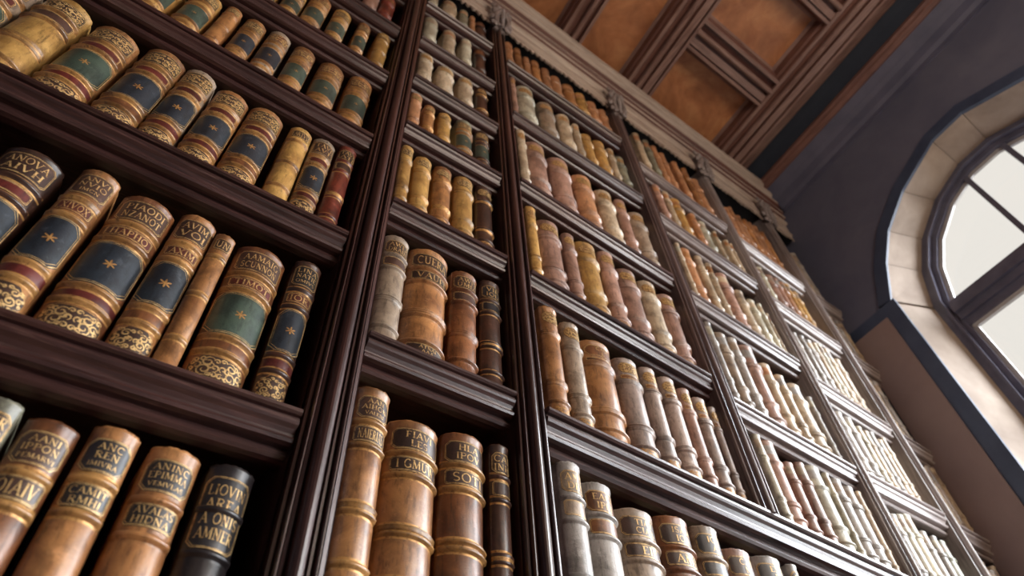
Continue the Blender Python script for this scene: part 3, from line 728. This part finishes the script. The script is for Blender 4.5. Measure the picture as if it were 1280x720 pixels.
MEAS = {
 'A0': [(-0.16,-0.108,0.684),(-0.101,-0.026,0.675),(-0.018,0.055,0.697),(0.069,0.152,0.695),(0.163,0.242,0.698)],
 'A1': [(-0.391,-0.284,1.216),(-0.267,-0.191,1.246),(-0.18,-0.073,1.233),(-0.069,0.009,1.251),(0.008,0.054,1.232),(0.061,0.174,1.245),(0.186,0.253,1.273)],
 'A2': [(-0.723,-0.591,1.809),(-0.585,-0.477,1.806),(-0.467,-0.356,1.795),(-0.347,-0.245,1.82),(-0.245,-0.162,1.819),(-0.157,-0.066,1.803),(-0.063,0.035,1.813),(0.053,0.12,1.816),(0.123,0.192,1.824),(0.199,0.256,1.86)],
 'A3': [(-0.471,-0.389,2.296),(-0.371,-0.287,2.296),(-0.276,-0.224,2.3),(-0.212,-0.142,2.303),(-0.133,-0.059,2.323),(-0.045,0.032,2.322),(0.05,0.142,2.328),(0.159,0.248,2.362)],
 'A4': [(-0.262,-0.177,2.757),(-0.163,-0.091,2.766),(-0.085,-0.003,2.855),(0.013,0.086,2.847),(0.116,0.172,2.858),(0.2,0.263,2.884)],
 'B0': [(0.364,0.472,0.985),(0.478,0.603,0.941),(0.607,0.722,0.962),(0.726,0.796,0.972)],
 'B1': [(0.378,0.47,1.549),(0.478,0.608,1.566),(0.612,0.702,1.549),(0.708,0.782,1.569)],
 'B2': [(0.373,0.439,2.076),(0.448,0.514,2.062),(0.524,0.596,2.075),(0.606,0.687,2.09),(0.694,0.768,2.107)],
 'B3': [(0.39,0.444,2.515),(0.454,0.504,2.483),(0.519,0.579,2.497),(0.604,0.682,2.549),(0.694,0.764,2.572)],
 'B4': [(0.401,0.473,2.977),(0.496,0.584,2.974),(0.606,0.686,3.013),(0.699,0.764,3.053)],
 'B5': [(0.397,0.474,3.473),(0.506,0.581,3.474),(0.61,0.675,3.516),(0.695,0.762,3.513)],
 'B6': [(0.396,0.457,3.956),(0.486,0.58,3.952),(0.591,0.651,3.976),(0.657,0.69,3.98),(0.701,0.775,3.998)],
 'C0': [(0.932,1.01,1.009),(1.009,1.113,0.981),(1.12,1.259,0.949),(1.263,1.394,0.975),(1.399,1.512,0.988),(1.514,1.634,0.955),(1.646,1.78,0.974),(1.783,1.834,0.979)],
 'C1': [(0.931,1.006,1.597),(1.015,1.093,1.573),(1.096,1.239,1.551),(1.238,1.348,1.543),(1.35,1.427,1.555),(1.44,1.52,1.558),(1.526,1.586,1.545),(1.594,1.664,1.538),(1.665,1.72,1.524)],
 'C2': [(0.918,0.968,2.166),(0.979,1.09,2.141),(1.093,1.156,2.133),(1.166,1.281,2.148),(1.285,1.372,2.169),(1.376,1.494,2.127),(1.498,1.602,2.131),(1.602,1.706,2.114)],
 'C3': [(0.916,0.968,2.819),(0.974,1.09,2.785),(1.108,1.234,2.782),(1.248,1.371,2.762),(1.385,1.495,2.75),(1.503,1.578,2.762),(1.594,1.704,2.738)],
 'C4': [(0.909,0.933,3.421),(0.963,1.08,3.416),(1.1,1.212,3.386),(1.226,1.324,3.389),(1.327,1.375,3.372),(1.387,1.463,3.331),(1.477,1.568,3.36),(1.573,1.625,3.359),(1.635,1.722,3.335)],
 'C5': [(0.899,0.963,3.957),(0.971,1.023,3.976),(1.033,1.083,3.915),(1.095,1.161,3.964),(1.174,1.24,3.96),(1.246,1.327,3.948),(1.34,1.44,3.97),(1.441,1.531,3.965),(1.532,1.621,3.956),(1.627,1.697,3.952)],
 'D1': [(1.889,1.934,1.535),(1.937,2.018,1.528),(2.03,2.087,1.439),(2.112,2.172,1.472),(2.186,2.284,1.495),(2.284,2.308,1.488),(2.337,2.412,1.501),(2.406,2.482,1.479),(2.5,2.549,1.478)],
 'D2': [(1.865,1.911,2.095),(1.923,2.003,2.069),(2.01,2.079,2.086),(2.091,2.199,2.092),(2.196,2.276,2.032),(2.289,2.355,2.009),(2.367,2.478,2.004),(2.494,2.555,1.97)],
 'D3': [(1.882,1.919,2.69),(1.926,2.001,2.69),(2.03,2.09,2.702),(2.104,2.157,2.693),(2.185,2.274,2.677),(2.286,2.367,2.605),(2.376,2.445,2.587),(2.458,2.496,2.601),(2.509,2.56,2.545)],
 'D4': [(1.904,1.964,3.327),(1.983,2.034,3.308),(2.05,2.134,3.284),(2.177,2.237,3.226),(2.238,2.319,3.203),(2.355,2.392,3.186),(2.448,2.495,3.175),(2.538,2.569,3.17)],
 'D5': [(1.923,1.985,4.046),(2.012,2.07,4.048),(2.084,2.142,3.99),(2.149,2.208,3.938),(2.27,2.329,3.944),(2.364,2.423,3.953),(2.436,2.519,3.885)],
}
ORD = ['first', 'second', 'third', 'fourth', 'fifth', 'sixth', 'seventh', 'eighth', 'ninth', 'tenth', 'eleventh', 'twelfth']
LN = {'tan': 'tan', 'ochre': 'ochre', 'brown': 'brown', 'dark': 'dark brown', 'red': 'red-brown', 'clay': 'pinkish grey', 'rose': 'rosy brown', 'grey': 'grey-tan', 'pale': 'pale tan',
      'cream': 'cream', 'orange': 'orange-tan', 'black': 'black', 'sage': 'grey-green', 'ash': 'ash-grey'}
BN = {'A': 'leftmost bay', 'B': 'narrow second bay', 'C': 'third bay', 'D': 'fourth bay', 'E': 'fifth bay', 'F': 'last bay by the wall'}
# per book: leather, style, colour of panel, label leather, lettering
T = {}
T['A0'] = [('sage', 'L2', 'navy', 'lab_dark', [['ANR', 'OVS']]), ('brown', 'L2', 'navy', 'lab_dark', [['AANI', 'IPPON', 'PEMARVI'], ['OIAIV']]),
           ('tan', 'L2', 'navy', 'lab_black', [['ANC', 'REN', 'IMIVRA'], ['CAMIT', 'RMHI']]), ('tan', 'L2', 'navy', 'lab_black', [['ANINC', 'EPIMMA', 'VEMVLAS'], ['AVALAS', 'HIDNA']]),
           ('black', 'L3', 'navy', 'lab_black', [['LIOVIN', 'AREA', 'A ONIS', 'AMNER']])]
T['A1'] = [('dark', 'P', 'navy', 'lab_dark', [['ANOVA', 'AIVH']]), ('tan', 'P', 'navy', 'lab_dark', [['ANVI', 'NVIO', 'IMCN'], ['XIVOX']]), ('brown', 'P', 'navy', 'lab_dark', [['PIAODI', 'NZANOT'], ['HAPHO']]),
           ('tan', 'P', 'navy', 'lab_dark', [['AVIM', 'VOI'], ['AXIM']]), ('tan', 'PL', 'navy', 'lab_dark', [['UN']]), ('brown', 'P', 'green', 'lab_dark', [['AAMAIG', 'SCUNNON'], ['TIMOT']]),
           ('dark', 'P', 'navy', 'lab_black', [['LINA', 'NATIE', 'OMIVS'], ['IOR']])]
T['A2'] = [('grey', 'P', 'green', 'lab_dark', []), ('ochre', 'L2', 'navy', 'lab_dark', []), ('tan', 'P', 'green', 'lab_dark', []), ('tan', 'P', 'navy', 'lab_dark', []), ('grey', 'P', 'navy', 'lab_dark', []),
           ('tan', 'P', 'navy', 'lab_dark', []), ('tan', 'P', 'navy', 'lab_dark', []), ('ochre', 'PL', 'navy', 'lab_dark', [['ARTVS']]), ('grey', 'P', 'navy', 'lab_dark', [['TAVI', 'AVT']]), ('red', 'L2', 'navy', 'lab_dark', [['TAVI', 'ATI']])]
T['A3'] = [('ochre', 'P2', 'green', 'lab_dark', 0), ('ochre', 'P2', 'green', 'lab_dark', 0), ('tan', 'PL', 'navy', 'lab_dark', 0), ('tan', 'P2', 'navy', 'lab_dark', 0), ('grey', 'P2', 'navy', 'lab_red', 0),
           ('tan', 'P2', 'green', 'lab_red', 0), ('tan', 'P2', 'green', 'lab_red', 0), ('tan', 'P2', 'green', 'lab_red', 0)]
T['A4'] = [('ochre', 'P2', 'green', 'lab_dark', 0), ('ochre', 'P2', 'green', 'lab_dark', 0), ('tan', 'P2', 'green', 'lab_red', 0), ('ochre', 'P2', 'green', 'lab_dark', 0), ('tan', 'P2', 'green', 'lab_dark', 0), ('ochre', 'PL', 'navy', 'lab_dark', 0)]
T['B0'] = [('tan', 'L2', 'navy', 'lab_dark', [['AAN', 'AIHON', 'VALERI'], ['NAIERIAS']]), ('tan', 'L2', 'navy', 'lab_dark', [['FIAVI', 'LES'], ['I GMUW']]), ('brown', 'L2', 'navy', 'lab_dark', [['HLA', 'IPOV'], ['SOTI']]), ('dark', 'L2', 'navy', 'lab_dark', [['CAI', 'INH'], []])]
T['B1'] = [('grey', 'L2', 'navy', 'lab_dark', [['AWEI', 'DRAIN']]), ('tan', 'L2', 'navy', 'lab_dark', [['CUERA'], ['VAUEI'], ['ATRAI', 'AAA']]), ('brown', 'L2', 'navy', 'lab_dark', [['AWEI', 'UMIA']]), ('dark', 'L2', 'navy', 'lab_black', [['VIR', 'IOU']])]
T['B2'] = [('ochre', 'L1', 'navy', 'lab_dark', 0), ('ochre', 'L1', 'navy', 'lab_dark', 0), ('tan', 'L1', 'navy', 'lab_dark', 0), ('ochre', 'L1', 'navy', 'lab_dark', 0), ('dark', 'L1', 'navy', 'lab_dark', 0)]
T['B3'] = [('orange', 'L1', 'navy', 'lab_dark', 0), ('tan', 'L1', 'navy', 'lab_dark', 0), ('ochre', 'L1', 'navy', 'lab_dark', 0), ('sage', 'P2', 'green', 'lab_dark', 0), ('dark', 'P2', 'green', 'lab_dark', 0)]
T['B4'] = [('pale', 'L1', 'navy', 'tan', 0), ('pale', 'L1', 'navy', 'orange', 0), ('pale', 'L1', 'navy', 'orange', 0), ('dark', 'L1', 'navy', 'brown', 0)]
T['B5'] = [('cream', 'L1', 'navy', 'pale', 0), ('pale', 'L1', 'navy', 'orange', 0), ('cream', 'L1', 'navy', 'pale', 0), ('dark', 'L1', 'navy', 'brown', 0)]
T['B6'] = [('cream', 'L1', 'navy', 'pale', 0), ('pale', 'L1', 'navy', 'tan', 0), ('sage', 'L1', 'navy', 'orange', 0), ('orange', 'L1', 'navy', 'orange', 0), ('dark', 'L1', 'navy', 'brown', 0)]
T['C0'] = [('ash', 'L2', 'navy', 'grey', [['ANT', 'DEI']]), ('ash', 'L2', 'navy', 'brown', [['EACL', 'IPEI']]), ('grey', 'L2', 'navy', 'lab_dark', [['TIAV', 'CIAR'], ['EIP']]), ('brown', 'L2', 'navy', 'lab_dark', [['ISAM', 'ION'], ['AMII']]),
           ('grey', 'L2', 'navy', 'lab_black', [['ICN', 'AI']]), ('rose', 'L2', 'navy', 'lab_dark', [['CAT', 'NI']]), ('ash', 'L2', 'navy', 'lab_black', [['ENA', 'IVI']]), ('ash', 'L2', 'navy', 'lab_dark', [['AN']])]
T['C1'] = [('tan', 'L1', 'navy', 'brown', []), ('grey', 'L1', 'navy', 'brown', []), ('tan', 'L1', 'navy', 'brown', [['CASI', 'E'], []]), ('clay', 'L1', 'navy', 'brown', []), ('clay', 'L1', 'navy', 'brown', []),
           ('clay', 'L1', 'navy', 'brown', []), ('rose', 'L1', 'navy', 'brown', []), ('clay', 'L1', 'navy', 'brown', []), ('clay', 'L1', 'navy', 'brown', [])]
T['C2'] = [('ochre', 'L1', 'navy', 'tan', 0), ('rose', 'L1', 'navy', 'brown', 0), ('rose', 'L1', 'navy', 'tan', 0), ('ochre', 'L1', 'navy', 'brown', 0), ('rose', 'L1', 'navy', 'brown', 0), ('rose', 'L1', 'navy', 'brown', 0), ('pale', 'L1', 'navy', 'brown', 0), ('rose', 'L1', 'navy', 'brown', 0)]
T['C3'] = [('pale', 'L1', 'navy', 'tan', 0), ('rose', 'L1', 'navy', 'tan', 0), ('rose', 'L1', 'navy', 'orange', 0), ('orange', 'L1', 'navy', 'tan', 0), ('pale', 'L1', 'navy', 'brown', 0), ('rose', 'L1', 'navy', 'tan', 0), ('grey', 'L1', 'navy', 'brown', 0)]
T['C4'] = [('rose', 'L1', 'navy', 'tan', 0), ('cream', 'L1', 'navy', 'tan', 0), ('grey', 'L1', 'navy', 'orange', 0), ('pale', 'L1', 'navy', 'orange', 0), ('pale', 'L1', 'navy', 'orange', 0), ('ochre', 'L1', 'navy', 'tan', 0), ('ochre', 'L1', 'navy', 'tan', 0), ('pale', 'L1', 'navy', 'tan', 0), ('sage', 'L1', 'navy', 'brown', 0)]
T['C5'] = [(q, 'L1', 'navy', 'orange', 0) for q in ('orange', 'tan', 'orange', 'tan', 'orange', 'orange', 'tan', 'ochre', 'orange', 'orange')]
T['D1'] = [(q, 'L1', 'navy', l, 0) for q, l in (('cream', 'pale'), ('rose', 'ash'), ('rose', 'pale'), ('rose', 'pale'), ('cream', 'ash'), ('cream', 'pale'), ('ash', 'grey'), ('ash', 'grey'), ('pale', 'grey'))]
T['D2'] = [(q, 'L1', 'navy', l, 0) for q, l in (('ash', 'cream'), ('grey', 'ash'), ('ash', 'grey'), ('rose', 'ash'), ('pale', 'orange'), ('pale', 'ash'), ('pale', 'ash'), ('ash', 'cream'))]
T['D3'] = [(q, 'L1', 'navy', l, 0) for q, l in (('pale', 'cream'), ('orange', 'tan'), ('pale', 'grey'), ('pale', 'tan'), ('rose', 'pale'), ('pale', 'grey'), ('cream', 'pale'), ('cream', 'pale'), ('pale', 'rose'))]
T['D4'] = [(q, 'L1', 'navy', l, 0) for q, l in (('rose', 'orange'), ('pale', 'tan'), ('ochre', 'tan'), ('orange', 'tan'), ('cream', 'pale'), ('pale', 'tan'), ('pale', 'tan'), ('pale', 'orange'))]
T['D5'] = [(q, 'L1', 'navy', 'orange', 0) for q in ('pale', 'sage', 'orange', 'orange', 'orange', 'tan', 'orange')]
LVL = {'A0': 2, 'A1': 2, 'A2': 2, 'A3': 1, 'A4': 1, 'B0': 2, 'B1': 2, 'B2': 1, 'B3': 1, 'B4': 1, 'C0': 2, 'C1': 2, 'C2': 1, 'C3': 1, 'C4': 1}

# the shelves whose volumes are too far to tell apart closely are filled the way they look: uneven, leaning on no one
rr = random.Random(11)
def autofill(key, a, b, head, wmin, wmax, pal, lab, gap=.35):
    x = a; L = []; TT = []
    while True:
        w_ = rr.uniform(wmin, wmax)
        if x + w_ > b: break
        L.append((round(x, 3), round(x + w_, 3), head + rr.uniform(-.04, .035))); TT.append((rr.choice(pal), 'L1', 'navy', rr.choice(lab), 0))
        x += w_ + .004 + (rr.random() < .12) * .02
    MEAS[key] = L; T[key] = TT
autofill('A5', -.07, .265, 3.36, .062, .078, ['rose', 'red', 'dark', 'rose'], ['brown'])
T['A5'][-1] = ('red', 'L1', 'navy', 'brown', 0); T['A5'][-2] = ('rose', 'L1', 'navy', 'brown', 0)
pal1, pal2 = ['cream', 'ash', 'ash', 'pale', 'cream', 'pale'], ['cream', 'ash', 'pale', 'grey']
for r, (zz, hd, pl_) in {1: (1.10, 1.475, ['ash', 'ash', 'cream', 'sage']), 2: (1.60, 1.985, ['ash', 'pale', 'cream', 'ash']), 3: (2.11, 2.55, pal1), 4: (2.71, 3.12, ['cream', 'ochre', 'pale', 'orange', 'rose']), 5: (3.27, 3.80, ['orange', 'orange', 'red', 'tan'])}.items():
    autofill('E%d' % r, 2.64, 3.165, hd, .046, .07, pl_, pal2 if r < 5 else ['orange', 'tan'])
    autofill('F%d' % r, 3.305, 3.555, hd - .03, .046, .066, ['grey', 'ash', 'pale'], ['grey'])

for key in sorted(MEAS):
    bay, row = key[0], int(key[1]); L = MEAS[key]; lvl = LVL.get(key, 0); a, b = BAYS[bay]; n = len(L)
    if key == 'C0': b = 2.53      # the lowest compartment runs on under the next bay
    nrow = row + 1 if bay in 'ABC' else row
    for i, (x0, x1, zt) in enumerate(L):
        lea, style, pm, lm, tx = T[key][i]
        rnd = random.Random(key + str(i))
        lo = L[i - 1][1] if i else a; hi = L[i + 1][0] if i + 1 < n else b
        x0 = max(x0, a + .008, (lo + x0) / 2 if lo > x0 else x0); x1 = min(x1, b - .008, (hi + x1) / 2 if hi < x1 else x1)
        x0 += .0015; x1 -= .0015
        if x1 - x0 < .035:
            x1 = min(x0 + .035, b - .008); x0 = max(x1 - .035, lo + .003)
        z0 = max(shelf_z(bay, row, x0), shelf_z(bay, row, x1)) + .001
        if row == 5 and bay in 'CDEF' or row == 6: zt = min(zt, 3.965)
        if row + 1 < len(SH[bay]): zt = min(zt, shelf_z(bay, row + 1, (x0 + x1) / 2) - .108)
        feat = {'P': '%s panel' % ('green' if pm == 'green' else 'navy'), 'P2': '%s panel' % ('green' if pm == 'green' else 'navy')}.get(style)
        side = 'right' if bay == 'A' else 'left'; k = n - 1 - i if bay == 'A' else i
        rown = ORD[nrow - 1] if nrow > 1 else 'lowest'
        if bay in 'ABC': rn = 'lowest visible shelf' if row == 0 else '%s visible shelf up' % ORD[row]
        else: rn = '%s visible shelf up' % ORD[row - 1] if row > 1 else 'lowest visible shelf'
        lab = '%s book%s, %s from %s, %s, %s' % (LN[lea], ' with ' + feat if feat else '', ORD[k], side, rn, BN[bay])
        grp = 'books on the %s of the %s' % (rn, BN[bay])
        texts = None if tx == 0 else (tx or None)
        if texts: texts = [q or None for q in texts]
        make_book(x0, x1, z0, zt, lab, grp, lea, style, lvl, texts, pm, lm, rnd)
